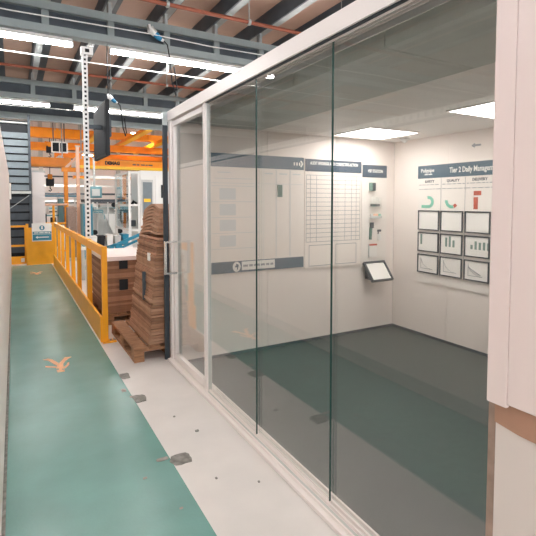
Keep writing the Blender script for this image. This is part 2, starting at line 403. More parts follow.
# audit board
t = thing('audit_board', (3.24, 4.2, .84), 'white audit board with a ruled table and two empty boxes', 'notice board')
obj('panel', B(2.832, 3.652, 4.188, 4.2, .845, 2.085), 'board_white', t)
hd = obj('header', B(2.836, 3.648, 4.184, 4.188, 1.945, 2.082), 'navy', t)
text('header_text', 'AUDIT FINDINGS AND CORRECTIVE ACTION', .05, 'paper', hd, (2.90, 4.183, 2.035), EX, EZ, width=.69, bold=.001)
g = G(); n = 15
for k in range(n + 1):
    z = 1.90 - k * (1.90 - 1.145) / n; fb(g, 2.85, 3.63, z, z + .005, 4.186, 4.188)
for x in (2.85, 2.905, 2.99, 3.40, 3.50, 3.57, 3.628): fb(g, x, x + .004, 1.145, 1.90, 4.186, 4.188)
for x0, x1 in ((2.89, 3.21), (3.27, 3.58)):
    for a in ((x0, x1, .87, .876), (x0, x1, 1.105, 1.111), (x0, x0 + .005, .87, 1.11), (x1 - .005, x1, .87, 1.11)): fb(g, *a, 4.186, 4.188)
obj('ruled_table', g, 'print_grey', t)
# station board
t = thing('station_board', (3.86, 4.2, .84), 'narrow white station board with small hanging tools', 'notice board')
obj('panel', B(3.662, 4.062, 4.188, 4.2, .80, 2.052), 'board_body', t)
hd = obj('header', B(3.666, 4.058, 4.184, 4.188, 1.90, 2.05), 'navy', t)
text('header_text', 'VSF STATION', .055, 'paper', hd, (3.75, 4.183, 1.975), EX, EZ, width=.24, bold=.001)
t = thing('board_eraser', (3.80, 4.182, 1.745), 'dark grey eraser block at the top of the station board', 'eraser')
obj('eraser_body', B(3.765, 3.845, 4.150, 4.182, 1.735, 1.835), 'chart_green', t, bevel=.004)
obj('eraser_grip', B(3.80, 3.842, 4.142, 4.150, 1.74, 1.83), 'print_dark', t)
t = thing('marker_cup', (3.85, 4.182, 1.53), 'clear holder of markers below the eraser', 'marker holder')
obj('cup', G().box(3.775, 3.925, 4.128, 4.132, 1.535, 1.66).box(3.775, 3.779, 4.132, 4.182, 1.535, 1.66).box(3.921, 3.925, 4.132, 4.182, 1.535, 1.66).box(3.775, 3.925, 4.132, 4.182, 1.53, 1.545), 'clear_glass', t)
for k, x in enumerate((3.79, 3.82, 3.85, 3.88, 3.91)):
    mk = obj('marker', G().tube([(x, 4.16, 1.55), (x, 4.16, 1.65 + .015 * (k % 2))], .010, 8), 'paper', t, smooth=True)
    obj('marker_cap', G().tube([(x, 4.16, 1.546), (x, 4.16, 1.575)], .0115, 8), 'print_dark', mk)
t = thing('magnet_tray', (3.86, 4.182, 1.40), 'small tray of coloured magnets below the marker holder', 'tray')
obj('tray', G().box(3.77, 3.95, 4.145, 4.182, 1.40, 1.41).box(3.77, 3.95, 4.145, 4.149, 1.41, 1.43), 'smoke_plastic', t)
for k, x in enumerate((3.785, 3.825, 3.865, 3.905)): obj('magnet', B(x, x + .035, 4.155, 4.180, 1.41, 1.455), ('machine_grey', 'peach_paint', 'peach_paint', 'mint')[k], t, bevel=.004)
t = thing('hand_brush', (3.80, 4.182, 1.14), 'dark green hand brush hanging on the station board', 'brush')
obj('brush_handle', G().bar((3.792, 4.175, 1.14), (3.80, 4.175, 1.29), .032, .02), 'tag_green', t, bevel=.003)
obj('brush_head', B(3.785, 3.835, 4.16, 4.182, 1.28, 1.35), 'print_dark', t, bevel=.004)
t = thing('spray_bottle', (3.92, 4.182, 1.13), 'small white spray bottle with a dark trigger', 'spray bottle')
obj('bottle_body', G().tube([(3.92, 4.16, 1.13), (3.92, 4.16, 1.19), (3.92, 4.16, 1.22), (3.92, 4.16, 1.235)], [.022, .022, .010, .009], 12), 'machine_white', t, smooth=True)
obj('trigger', G().box(3.895, 3.945, 4.152, 4.168, 1.235, 1.26).box(3.90, 3.91, 4.155, 4.165, 1.205, 1.237), 'print_dark', t)
t = thing('note_pad', (3.84, 4.182, .92), 'white note pad with a red top edge above the clipboard shelf', 'note pad')
obj('pages', B(3.775, 3.895, 4.170, 4.182, .925, 1.065), 'paper', t)
obj('binding', B(3.773, 3.897, 4.168, 4.182, 1.065, 1.085), 'chart_red', t)
obj('pad_spine', B(3.763, 3.773, 4.168, 4.182, .925, 1.085), 'machine_grey', t)
# tilted clipboard shelf: hinged at the wall at z .86, sloping out to z .64
CW = .335; CL = .27
t = thing('clipboard_shelf', (3.86, 4.19, .72), 'tilted black framed clipboard shelf holding white paper', 'clipboard')
def tilt(u, v, q):   # u across, v down slope, q thickness
    dn = Vector((0, -.62, -.785)); nn = Vector((0, -.785, .62)); return Vector((3.675 + u, 4.172, .862)) + dn * v + nn * q
def slab(u0, u1, v0, v1, q0, q1): return G().hexa([tilt(u0, v0, q0), tilt(u1, v0, q0), tilt(u1, v1, q0), tilt(u0, v1, q0), tilt(u0, v0, q1), tilt(u1, v0, q1), tilt(u1, v1, q1), tilt(u0, v1, q1)])
obj('backing', slab(0, CW, 0, CL, -.012, 0), 'frame_black', t)
for a in ((0, CW, 0, .018), (0, CW, CL - .018, CL), (0, .018, .018, CL - .018), (CW - .018, CW, .018, CL - .018)): obj('frame_edge', slab(*a, 0, .022), 'frame_black', t)
obj('paper_sheet', slab(.02, CW - .02, .02, CL - .02, .001, .006), 'paper', t)
obj('wall_bracket', G().box(3.72, 3.74, 4.05, 4.182, .66, .675).box(3.98, 4.0, 4.05, 4.182, .66, .675).box(3.72, 4.0, 4.172, 4.182, .66, .85), 'frame_black', t)

# ------------------------------------------------------------------ daily management board on the long wall (X = 4.2)
EY = (0, -1, 0)
t = thing('management_board', (4.2, 3.15, .65), 'large daily management board with navy header and nine framed charts', 'notice board')
obj('panel', B(4.188, 4.2, 2.18, 3.80, .655, 2.025), 'board_body', t)
hd = obj('header', B(4.184, 4.188, 2.18, 3.80, 1.875, 2.022), 'steel_blue', t)
text('brand_text', 'Polypipe', .062, 'paper', hd, (4.183, 3.755, 1.962), EY, EZ, width=.19, bold=.0012)
dashes('brand_line', 'paper', hd, (4.183, 3.70, 1.918), EY, .12, .012, 5)
text('title_text', 'Tier 2 Daily Management', .082, 'paper', hd, (4.183, 3.355, 1.947), EY, EZ, width=.60, bold=.0015)
for y, s in ((3.63, 'SAFETY'), (3.31, 'QUALITY'), (2.985, 'DELIVERY')):
    text('column_heading', s, .04, 'print_dark', t, (4.187, y, 1.835), EY, EZ, align='CENTER', bold=.0012)
g = G()
for y in (3.465, 3.153, 2.83): g.box(4.186, 4.188, y, y + .004, .76, 1.87)
rnd = random.Random(3)
for y0 in (3.78, 3.45, 3.135):
    for z in (1.795, 1.745):
        y = y0
        while y > y0 - .28:
            wd = .02 + rnd.random() * .05; g.box(4.186, 4.188, y - wd, y, z, z + .008); y -= wd + .015
obj('print_lines', g, 'print_grey', t)
def arc(cy, cz, r0, r1, a0, a1, n=10):
    p = [(cy - r1 * math.cos(R(a0 + (a1 - a0) * i / n)), cz + r1 * math.sin(R(a0 + (a1 - a0) * i / n))) for i in range(n + 1)]
    p += [(cy - r0 * math.cos(R(a1 + (a0 - a1) * i / n)), cz + r0 * math.sin(R(a1 + (a0 - a1) * i / n))) for i in range(n + 1)]
    return p
fx = lambda y, z, q: (q, y, z)
obj('safety_mark', G().prism(arc(3.635, 1.60, .035, .07, -80, 110), fx, 4.185, 4.188).box(4.185, 4.188, 3.62, 3.74, 1.53, 1.565), 'mint', t)
obj('quality_mark', G().prism(arc(3.32, 1.62, .055, .09, 180, 285), fx, 4.185, 4.188), 'mint', t)
obj('quality_tip', G().prism(arc(3.32, 1.62, .055, .09, 290, 320), fx, 4.185, 4.188), 'chart_red', t)
obj('delivery_mark', G().box(4.185, 4.188, 3.00, 3.05, 1.525, 1.65).box(4.185, 4.188, 2.965, 3.05, 1.67, 1.715), 'chart_red', t)
rows = ((1.272, 1.503, 'top'), (1.020, 1.247, 'middle'), (.770, .990, 'bottom'))
colsY = ((3.478, 3.780, 'safety'), (3.168, 3.458, 'quality'), (2.848, 3.143, 'delivery'))
for zi, (z0, z1, rn) in enumerate(rows):
    for yi, (y0, y1, cn) in enumerate(colsY):
        what = ('empty white page', 'small bar chart', 'faint line chart')[zi]
        t = thing('document_frame', (4.183, (y0 + y1) / 2, z0), f'black document frame with {what}, {rn} row under the {cn} heading', 'document frame', 'black document frames on the management board')
        b = .014
        obj('frame', G().box(4.172, 4.183, y0, y1, z0, z0 + b).box(4.172, 4.183, y0, y1, z1 - b, z1).box(4.172, 4.183, y0, y0 + b, z0 + b, z1 - b).box(4.172, 4.183, y1 - b, y1, z0 + b, z1 - b), 'frame_black', t)
        pg = obj('page', B(4.178, 4.183, y0 + b, y1 - b, z0 + b, z1 - b), 'paper', t)
        if zi == 1:
            hs = ((.12,), (.10, .115, .075), (.045, .085, .075, .08, .075))[yi]; s0 = (y1 - .04, y1 - .07, y1 - .075)[yi]
            g = G()
            for k, h_ in enumerate(hs): g.box(4.1765, 4.178, s0 - k * .048 - .026, s0 - k * .048, z0 + .085, z0 + .085 + h_)
            obj('bar_chart', g, 'chart_green', pg)
        if zi == 2:
            g = G()
            pts = [(y1 - .05, .17), (y1 - .08, .11), (y1 - .12, .08), (y1 - .16, .06), (y1 - .20, .055)]
            for a, c2 in zip(pts, pts[1:]): g.bar((4.177, a[0], z0 + a[1]), (4.177, c2[0], z0 + c2[1]), .002, .006, (1, 0, 0))
            g.box(4.1765, 4.178, y1 - .22, y1 - .05, z0 + .05, z0 + .055).box(4.1765, 4.178, y1 - .055, y1 - .05, z0 + .05, z0 + .18)
            if yi == 2: g.bar((4.177, y1 - .06, z0 + .14), (4.177, y1 - .20, z0 + .07), .002, .02, (1, 0, 0))
            obj('line_chart', g, 'print_grey', pg)
g = G().prism([(3.10, 2.19), (3.06, 2.215), (3.06, 2.20), (2.99, 2.20), (2.99, 2.18), (3.06, 2.18), (3.06, 2.165)], fx, 4.196, 4.2)
tag(obj('arrow_sticker', g, 'print_grey'), 'small grey arrow sticker above the daily management board', 'sticker')

# ------------------------------------------------------------------ linear factory lamps
def tube_lamp(x0, x1, y, label, grp):
    t = thing('linear_lamp', ((x0 + x1) / 2, y, 3.95), label, 'ceiling lamp', grp)
    obj('housing', G().hexa([(x0, y - .06, 4.0), (x1, y - .06, 4.0), (x1, y + .06, 4.0), (x0, y + .06, 4.0), (x0, y - .03, 4.06), (x1, y - .03, 4.06), (x1, y + .03, 4.06), (x0, y + .03, 4.06)]), 'white_steel', t)
    obj('diffuser', B(x0 + .01, x1 - .01, y - .042, y + .042, 3.95, 4.0), 'lamp_tube', t)
    obj('end_cap', B(x0 - .012, x0 + .01, y - .05, y + .05, 3.945, 4.01), 'white_steel', t); obj('end_cap', B(x1 - .01, x1 + .012, y - .05, y + .05, 3.945, 4.01), 'white_steel', t)
    for x in (x0 + .3, x1 - .3): obj('hanger', B(x - .008, x + .008, y - .008, y + .008, 4.06, 4.12), 'galvanised', t)
XS = ((-1.55, .83), (1.38, 3.8), (4.35, 6.75))
for y, nm in ((7.52, 'in the nearer lit row'), (12.45, 'in the farther lit row'), (2.5, 'overhead by the sliding glass'), (-2.6, 'at the walkway start')):
    for k, (a, b) in enumerate(XS):
        wh = ('crossing the walkway', 'right of the walkway', 'behind the glass room header')[k]
        tube_lamp(a, b, y, f'long white linear lamp {wh}, {nm}', 'long linear factory lamps')
# red pipes, light strut, cables
for y, lab in ((10.36, 'thin red sprinkler pipe further down the roof'), (6.17, 'thin red sprinkler pipe nearest the glass room header')):
    t = thing('sprinkler_pipe', (3, y, 4.3), lab, 'pipe', 'red sprinkler pipes under the roof')
    obj('pipe', G().tube([(-8, y, 4.3), (14, y, 4.3)], .028, 12), 'red_pipe', t, smooth=True)
    for x in (-.6, 1.9, 3.15, 4.9):
        c = obj('pipe_clip', G().tube([(x - .02, y, 4.3), (x + .02, y, 4.3)], .045, 12), 'galvanised', t)
        obj('drop_rod', B(x - .006, x + .006, y - .006, y + .006, 4.34, 5.0), 'galvanised', c)
t = thing('cable_strut', (1, 7.85, 3.85), 'thin white steel strut spanning above the slotted post', 'steel strut')
obj('strut', B(-8, 7, 7.84, 7.856, 3.84, 3.856), 'white_steel', t)
for x in (-.45, 2.4, 4.6): obj('drop_rod', B(x - .01, x + .01, 7.84, 7.86, 3.87, 4.44), 'white_steel', t)
# roof cables
for k, (y, z, lab) in enumerate(((7.40, 4.30, 'thin pale cable strung along the near rafter'), (13.2, 4.05, 'thin pale cable strung near the dark louvred unit'))):
    tag(obj('roof_cable', G().tube([(-8 + i * 1.0, y, z + .015 * math.sin(i * 2.1)) for i in range(16)], .009, 6), 'machine_white', smooth=True), lab, 'cable', 'roof cables')
# slotted post
t = thing('slotted_post', (.985, 7.4, 0), 'white slotted steel post rising behind the yellow barrier', 'steel post')
g = G().box(.945, .968, 7.36, 7.365, 0, 3.86).box(.998, 1.021, 7.36, 7.365, 0, 3.86)
z = 0.02
while z < 3.84: g.box(.968, .998, 7.36, 7.365, z, z + .035); z += .068
obj('slotted_face', g, 'white_steel', t)
obj('post_side', B(.945, .95, 7.365, 7.42, 0, 3.86), 'white_steel', t); obj('post_side', B(1.016, 1.021, 7.365, 7.42, 0, 3.86), 'galvanised', t)
obj('post_back', B(.95, 1.016, 7.415, 7.42, 0, 3.86), 'black_plastic', t)
br = obj('head_bracket', B(.93, 1.10, 7.34, 7.46, 3.82, 3.93), 'white_steel', t); obj('bracket_hole', B(.985, 1.045, 7.335, 7.34, 3.85, 3.90), 'black_plastic', br)
obj('foot_plate', B(.91, 1.07, 7.30, 7.46, 0, .012), 'galvanised', t)
obj('head_arm', B(1.02, 1.06, 7.46, 7.84, 3.87, 3.91), 'white_steel', t)
# hanging screen
t = thing('hanging_screen', (1.25, 7.6, 2.3), 'black flat screen hung edge-on beside the slotted post', 'screen')
obj('screen_body', B(1.215, 1.275, 7.08, 8.22, 2.30, 3.12), 'black_plastic', t, bevel=.008)
obj('display', B(1.209, 1.216, 7.12, 8.18, 2.34, 3.08), 'screen_dark', t)
obj('mount_arm', G().box(1.022, 1.215, 7.37, 7.41, 2.72, 2.78).box(1.275, 1.32, 7.2, 7.9, 2.6, 2.9), 'dark_steel', t)
# plugs
def plug(x, z, y, lab, q=1, drop=0):
    t = thing('cable_connector', (x, y, z), lab, 'connector', 'blue cable connectors hanging from the roof')
    P = lambda a, b: (x + a * q, y, z + b * q)
    if drop: obj('drop_cable', G().tube([P(-.08, .08), (x - .09 * q, y, drop)], .010, 6), 'black_plastic', t)
    obj('socket', G().tube([P(-.07, .05), P(.02, -.02)], [.065 * q, .055 * q], 14), 'white_steel', t, smooth=True)
    obj('socket_flange', G().bar(P(-.09, .10), P(-.06, -.01), .12 * q, .04 * q), 'white_steel', t, bevel=.004)
    obj('plug_body', G().tube([P(.02, -.02), P(.08, -.07), P(.12, -.09)], [.05 * q, .046 * q, .034 * q], 14), 'plug_blue', t, smooth=True)
    obj('plug_gland', G().tube([P(.12, -.09), P(.16, -.105)], [.03 * q, .022 * q], 12), 'white_steel', t, smooth=True)
    obj('cable', G().tube([P(.15, -.10), P(.22, -.16), P(.26, -.4), P(.29, -.75), P(.36, -.98), P(.38, -.88), P(.33, -.5)], .010, 6), 'black_plastic', t, smooth=True)
plug(2.06, 4.36, 7.44, 'white socket with blue plug and black cable under the rafter')
plug(1.40, 3.26, 7.6, 'small blue plug hanging behind the black screen', q=.6, drop=4.1)

# ------------------------------------------------------------------ yellow barrier along the walkway
t = thing('walkway_barrier', (.88, 8.9, 0), 'long yellow steel barrier with kick plate beside the walkway', 'barrier')
PY = [5.33, 6.5, 7.62, 8.45, 9.4, 10.35, 11.25, 12.3]
for k, y in enumerate(PY):
    p = obj('post', B(.84, .90, y - .03, y + .03, 0, 1.10), 'yellow_paint', t, bevel=.004)
    obj('base_plate', B(.835, .985, y - .06, y + .06, .0, .012), 'yellow_paint', p)
    for dx in (.93, .965): obj('anchor_bolt', G().tube([(dx, y, .012), (dx, y, .03)], .011, 6), 'galvanised', p)
for a, b in zip(PY, PY[1:]):
    obj('kick_plate', B(.815, .84, a - .02, b - .024, .01, .30), 'yellow_paint', t)
    obj('top_rail', B(.845, .895, a + .03, b - .03, .99, 1.09), 'yellow_paint', t)
obj('plate_edge', B(.806, .815, 5.3, 12.3, .003, .02), 'board_white', t)
# end barrier across the walkway
t = thing('end_barrier', (.58, 12.9, 0), 'solid yellow barrier panel closing the end of the walkway', 'barrier')
for x in (.27, .56, .87): obj('post', B(x - .03, x + .03, 12.88, 12.94, 0, 1.05), 'yellow_paint', t)
for x0, x1 in ((.30, .53), (.59, .84)): obj('infill_panel', B(x0, x1, 12.89, 12.92, 0, .95), 'yellow_paint', t)
t = thing('side_rail', (.05, 13.2, 0), 'open yellow guard rail in front of the dark louvred unit', 'guard rail')
for x in (-.55, .235): obj('post', B(x - .025, x + .025, 13.18, 13.23, 0, 1.0), 'yellow_paint', t)
for z in (.45, .95): obj('rail', B(-.525, .21, 13.185, 13.225, z, z + .05), 'yellow_paint', t)
obj('kick_plate', B(-.525, .21, 13.19, 13.21, 0, .2), 'yellow_paint', t)
obj('notice_tag', B(.12, .2, 13.18, 13.188, .05, .15), 'paper', t)
# direction sign
t = thing('direction_sign', (.6, 12.8, .6), 'white and teal arrow sign on the yellow end barrier', 'sign')
obj('sign_plate', B(.375, .825, 12.862, 12.88, .60, 1.055), 'paper', t)
bd = obj('teal_band', B(.39, .82, 12.858, 12.862, .62, .775), 'teal_sign', t)
obj('arrow', G().prism([(.455, .70), (.50, .735), (.50, .712), (.76, .712), (.76, .688), (.50, .688), (.50, .665)], lambda x, z, q: (x, q, z), 12.855, 12.858), 'paper', bd)
tb = obj('title_band', B(.39, .82, 12.858, 12.862, .785, .845), 'teal_sign', t)
dashes('title', 'paper', tb, (.42, 12.857, .815), EX, .37, .022, 6)
rg = obj('symbol_disc', G().prism([(.605 + .062 * math.cos(a * math.pi / 12), .94 + .062 * math.sin(a * math.pi / 12)) for a in range(24)], lambda x, z, q: (x, q, z), 12.858, 12.862), 'teal_sign', t)
obj('symbol', G().prism([(.58, .905), (.63, .905), (.62, .95), (.63, .975), (.605, .985), (.58, .975), (.59, .95)], lambda x, z, q: (x, q, z), 12.855, 12.858), 'paper', rg)

# ------------------------------------------------------------------ pallets and flattened cartons
def pallet(x0, y0, lab, L=1.2, W=.8):
    t = thing('pallet', (x0 + W / 2, y0 + L / 2, 0), lab, 'pallet', 'wooden pallets by the glass room')
    for k in range(3):
        x = x0 + k * (W - .1) / 2; obj('bottom_board', B(x, x + .1, y0, y0 + L, 0, .022), 'pallet_wood', t)
        for j in range(3):
            y = y0 + j * (L - .145) / 2; obj('block', B(x, x + .1, y, y + .145, .022, .10), 'pallet_wood', t, bevel=.003)
    for j in range(3):
        y = y0 + j * (L - .145) / 2; obj('stringer_board', B(x0, x0 + W, y, y + .145, .10, .12), 'pallet_wood', t)
    for k in range(5):
        wd = .14 if k % 2 == 0 else .10; x = x0 + k * (W - .14) / 4; obj('deck_board', B(x, x + wd, y0, y0 + L, .12, .142), 'pallet_wood', t, bevel=.003)
pallet(1.0, 4.475, 'wooden pallet under the tall leaning carton stack')
pallet(1.0, 6.05, 'wooden pallet under the low carton stack behind the barrier')
def sheet(name, x0, x1, y0, y1, z0, z1, m, lab, cat, grp, rz=0, sl=0):
    cx, cy = (x0 + x1) / 2, (y0 + y1) / 2; c, s = math.cos(rz), math.sin(rz)
    q = lambda x, y, z: (cx + (x - cx) * c - (y - cy) * s, cy + (x - cx) * s + (y - cy) * c, z + sl * (y - cy))
    g = G().hexa([q(x0, y0, z0), q(x1, y0, z0), q(x1, y1, z0), q(x0, y1, z0), q(x0, y0, z1), q(x1, y0, z1), q(x1, y1, z1), q(x0, y1, z1)])
    return tag(obj(name, g, m, origin=(cx, cy, z0)), lab, cat, grp)
rnd = random.Random(11)
z = .1425; k = 0
LAB1 = 'flattened brown carton in the tall leaning stack beside the glass room'
while z < 1.21:
    th = .026 + rnd.random() * .008
    f = (z - .14) / 1.1
    lean = .10 * f
    sheet('flattened_carton', 1.165 + lean + rnd.uniform(-.010, .010), 1.77, 4.53 + .02 * f + rnd.uniform(-.008, .008), 5.42 - .10 * f, z, z + th - .006,
          ('cardboard', 'cardboard_dark', 'cardboard_light')[rnd.choice((0, 0, 1, 2))], LAB1, 'carton', 'flattened cartons in the tall stack', rnd.uniform(-.010, .010))
    z += th
ztop = z
# slumped bundle on top: folded layers that droop at the near edge
for k in range(9):
    x0 = 1.275 + .006 * k + rnd.uniform(-.012, .012); zz = ztop + .012 + k * .031
    g = G(); n = 8; pr = []
    for i in range(n + 1):
        f = i / n; y = 4.57 + f * .70; dz = -.05 * max(0, .35 - f) / .35 + .05 * math.sin(f * 3.14) * (.3 + .08 * k)
        pr.append((y, zz + max(dz, -.002) + .02 * math.sin(f * 3 + 1)))
    for (ya, za), (yb, zb) in zip(pr, pr[1:]):
        g.hexa([(x0, ya, za), (1.77, ya, za), (1.77, yb, zb), (x0, yb, zb), (x0, ya, za + .024), (1.77, ya, za + .021), (1.77, yb, zb + .021), (x0, yb, zb + .024)])
    tag(obj('folded_carton', g, ('cardboard_light', 'cardboard')[k % 2], origin=(1.45, 4.9, zz)), 'slumped folded carton in the bundle topping the tall stack', 'carton', 'folded cartons on the tall stack')
tag(obj('paper_label', B(1.225, 1.24, 4.72, 4.80, .98, 1.06), 'paper'), 'small white label on the side of the tall carton stack', 'label')
tag(obj('strap', B(1.185, 1.215, 4.84, 4.875, .55, .85), 'print_dark'), 'dark strap piece down the side of the tall carton stack', 'strap')
z = .1425
while z < .80:
    th = .028 + rnd.random() * .01
    sheet('flattened_carton', 1.0 + rnd.uniform(-.008, .008), 1.70, 6.10 + rnd.uniform(-.008, .008), 7.2, z, z + th - .003, ('cardboard_dark', 'cardboard', 'cardboard_dark')[rnd.randrange(3)],
          'flattened brown carton in the low stack behind the yellow barrier', 'carton', 'flattened cartons in the low stack', rnd.uniform(-.006, .006))
    z += th
tag(obj('cover_sheet', B(.99, 1.78, 6.07, 7.22, z, z + .05), 'upper_white'), 'pale cover sheet lying on the low carton stack', 'cover sheet')
for a, b, lab in ((.72, .84, 'upper'), (.44, .58, 'lower')):
    tag(obj('tape_patch', B(1.18, 1.29, 6.075, 6.088, a, b), 'black_plastic'), f'{lab} black tape patch on the end of the low carton stack', 'tape', 'black tape patches on the low carton stack')

# ------------------------------------------------------------------ dark louvred unit and pale column beyond the walkway
t = thing('louvred_unit', (-.4, 13.7, 0), 'tall dark unit with grey blue louvre slats past the walkway', 'louvre')
obj('backing', B(-1.6, .40, 13.7, 13.78, 0, 3.75), 'black_plastic', t)
obj('edge_post', B(.36, .42, 13.58, 13.72, 0, 3.9), 'dark_steel', t)
obj('edge_post', B(-1.66, -1.6, 13.58, 13.78, 0, 3.9), 'dark_steel', t)
for k in range(8):
    z = 1.91 + k * .195; g = G().hexa([(-1.6, 13.62, z), (.36, 13.62, z), (.36, 13.66, z), (-1.6, 13.66, z), (-1.6, 13.66, z + .155), (.36, 13.66, z + .155), (.36, 13.70, z + .155), (-1.6, 13.70, z + .155)])
    obj('slat', g, 'slat_blue', t)
obj('ledge', B(-1.6, .40, 13.50, 13.7, 1.82, 1.89), 'machine_grey', t)
for k in range(7):
    z = .25 + k * .22; obj('lower_slat', B(-1.6, .36, 13.66, 13.7, z, z + .17), 'dark_steel', t)
obj('brace', G().bar((-.4, 13.6, 1.2), (.36, 13.6, 1.78), .02, .03, (0, 1, 0)), 'galvanised', t)
obj('top_rail', B(-1.6, .4, 13.6, 13.7, 3.66, 3.70), 'machine_grey', t)
t = thing('pale_column', (.57, 14.5, 0), 'pale cladding column beside the dark louvred unit', 'column')
obj('column_face', B(.46, .78, 14.5, 14.8, 0, 2.45), 'cladding', t); obj('column_cap', B(.44, .80, 14.48, 14.82, 2.45, 2.50), 'machine_grey', t)

# ------------------------------------------------------------------ overhead cranes in the far hall
def girder(x0, x1, y, z0, z1, lab, fl='crane_yellow', txt=None):
    t = thing('crane_girder', ((x0 + x1) / 2, y, z0), lab, 'crane girder', 'yellow crane girders in the far hall')
    h = z1 - z0
    obj('web', B(x0, x1, y - .12, y + .12, z0 + h * .32, z1), 'crane_yellow', t)
    obj('bottom_flange', B(x0, x1, y - .2, y + .2, z0, z0 + h * .32), fl, t)
    obj('end_plate', B(x0 - .04, x0, y - .22, y + .22, z0, z1), 'crane_yellow', t)
    for k in range(4):
        x = x0 + (x1 - x0) * (k + .5) / 4; obj('stiffener', B(x, x + .03, y - .16, y - .12, z0 + h * .32, z1), 'crane_yellow', t)
    for x in (x0 + .3, x1 - .3): obj('hanger', B(x - .02, x + .02, y - .02, y + .02, z1, 7.6), 'galvanised', t)
    if txt:
        text('maker_text', txt, .19, 'black_plastic', t, (3.36, y - .125, z0 + h * .66), EX, EZ, width=.60, bold=.012)
        dashes('load_text', 'print_dark', t, (4.5, y - .122, z0 + h * .6), EX, .9, .05, 7)
    return t
girder(2.3, 9, 20, 2.98, 3.36, 'crane girder with black maker lettering in the far hall', 'crane_flange', 'DEMAG')
girder(2.3, 9, 21.2, 2.62, 2.74, 'slim yellow girder just below the lettered crane', 'crane_flange')
girder(-2, 1.95, 19, 2.93, 3.28, 'short deep yellow girder above the pale column')
girder(-2, 3.0, 22, 4.40, 4.74, 'high yellow girder left of the black screen')
girder(-2, 2.1, 24, 4.05, 4.42, 'stubby yellow girder under the high left girder')
girder(-2, 12, 26, 5.05, 5.42, 'highest yellow girder spanning the far hall')
girder(1.5, 12, 26.4, 4.40, 4.76, 'yellow girder behind the black screen')
girder(2, 12, 27, 4.0, 4.30, 'yellow girder just above the lettered crane')
for k, x in enumerate((3.6, 5.4, 7.2)):
    t = thing('runway_beam', (x, 22, 4.0), ('yellow runway beam nearest the black screen', 'middle yellow runway beam of the far hall', 'yellow runway beam nearest the glass room corner')[k], 'crane beam', 'yellow runway beams of the far hall')
    obj('web', B(x - .05, x + .05, 20.5, 31, 4.85, 5.05), 'crane_yellow', t); obj('flange', B(x - .14, x + .14, 20.5, 31, 4.80, 4.85), 'crane_flange', t)
    obj('conductor_bar', G().bar((x + .3, 20.5, 4.95), (x + .3, 31, 5.0), .05, .05), 'black_plastic', t)
t = thing('hoist_trolley', (1.63, 20, 3.58), 'dark hoist trolley box hanging among yellow girders', 'hoist')
obj('trolley_box', B(1.38, 1.88, 19.8, 20.1, 3.60, 3.95), 'screen_dark', t); obj('trolley_frame', G().box(1.33, 1.93, 19.75, 19.8, 3.55, 3.60).box(1.33, 1.93, 19.75, 19.8, 3.95, 4.0).box(1.33, 1.38, 19.75, 19.8, 3.6, 3.95).box(1.61, 1.65, 19.75, 19.8, 3.6, 3.95).box(1.88, 1.93, 19.75, 19.8, 3.6, 3.95), 'machine_white', t)
obj('hanger', G().box(1.4, 1.44, 19.9, 19.95, 4, 7.6).box(1.8, 1.84, 19.9, 19.95, 4, 7.6), 'dark_steel', t)
def hook(x, y, ztop, z, lab):
    t = thing('chain_hoist', (x, y, z), lab, 'hoist', 'chain hoists in the far hall')
    obj('chain', G().tube([(x, y, z + .3), (x, y, ztop)], .015, 6), 'black_plastic', t)
    obj('hoist_body', B(x - .14, x + .14, y - .1, y + .1, z, z + .3), 'black_plastic', t, bevel=.03)
    obj('hoist_cover', B(x - .08, x + .08, y - .12, y + .08, z + .26, z + .45), 'crane_yellow', t, bevel=.02)
    obj('hook', G().tube([(x, y, z), (x, y, z - .08), (x + .05, y, z - .14), (x, y, z - .19), (x - .05, y, z - .15)], .02, 8), 'black_plastic', t, smooth=True)
hook(1.21, 19, 2.93, 2.2, 'dark chain hoist with yellow cover near the pale column')
hook(1.42, 22, 4.4, 3.75, 'dark chain hoist under the high left girder')
for k, (x, y, lab) in enumerate(((6.3, 27, 'round hall lamp right of the black screen'), (3.4, 25, 'round hall lamp just above the lettered crane'), (1.9, 23, 'round hall lamp over the hoist trolley'), (1, 29, 'round hall lamp far behind the pale column'), (9.5, 24, 'unseen round lamp added past the white enclosure'), (-3, 24, 'unseen round lamp added behind the dark louvred unit'), (6, 19, 'unseen round lamp added over the moulding machine'), (0, 18.6, 'unseen round lamp added over the workstation'))):
    z = (5.6, 4.0, 3.55, 5.5, 6.6, 6.6, 6.6, 6.6)[k]  # the highest lamps are out of view, added to brighten the hall
    t = thing('hall_lamp', (x, y, z), lab, 'hall lamp', 'round lamps of the far hall')
    obj('reflector', G().tube([(x, y, z + .02), (x, y, z + .14), (x, y, z + .2)], [.26, .12, .06], 16), 'white_steel', t, smooth=True)
    obj('lens', G().tube([(x, y, z), (x, y, z + .02)], .24, 16), 'lamp_bay', t)
    obj('drop_rod', B(x - .01, x + .01, y - .01, y + .01, z + .2, 7.6), 'galvanised', t)

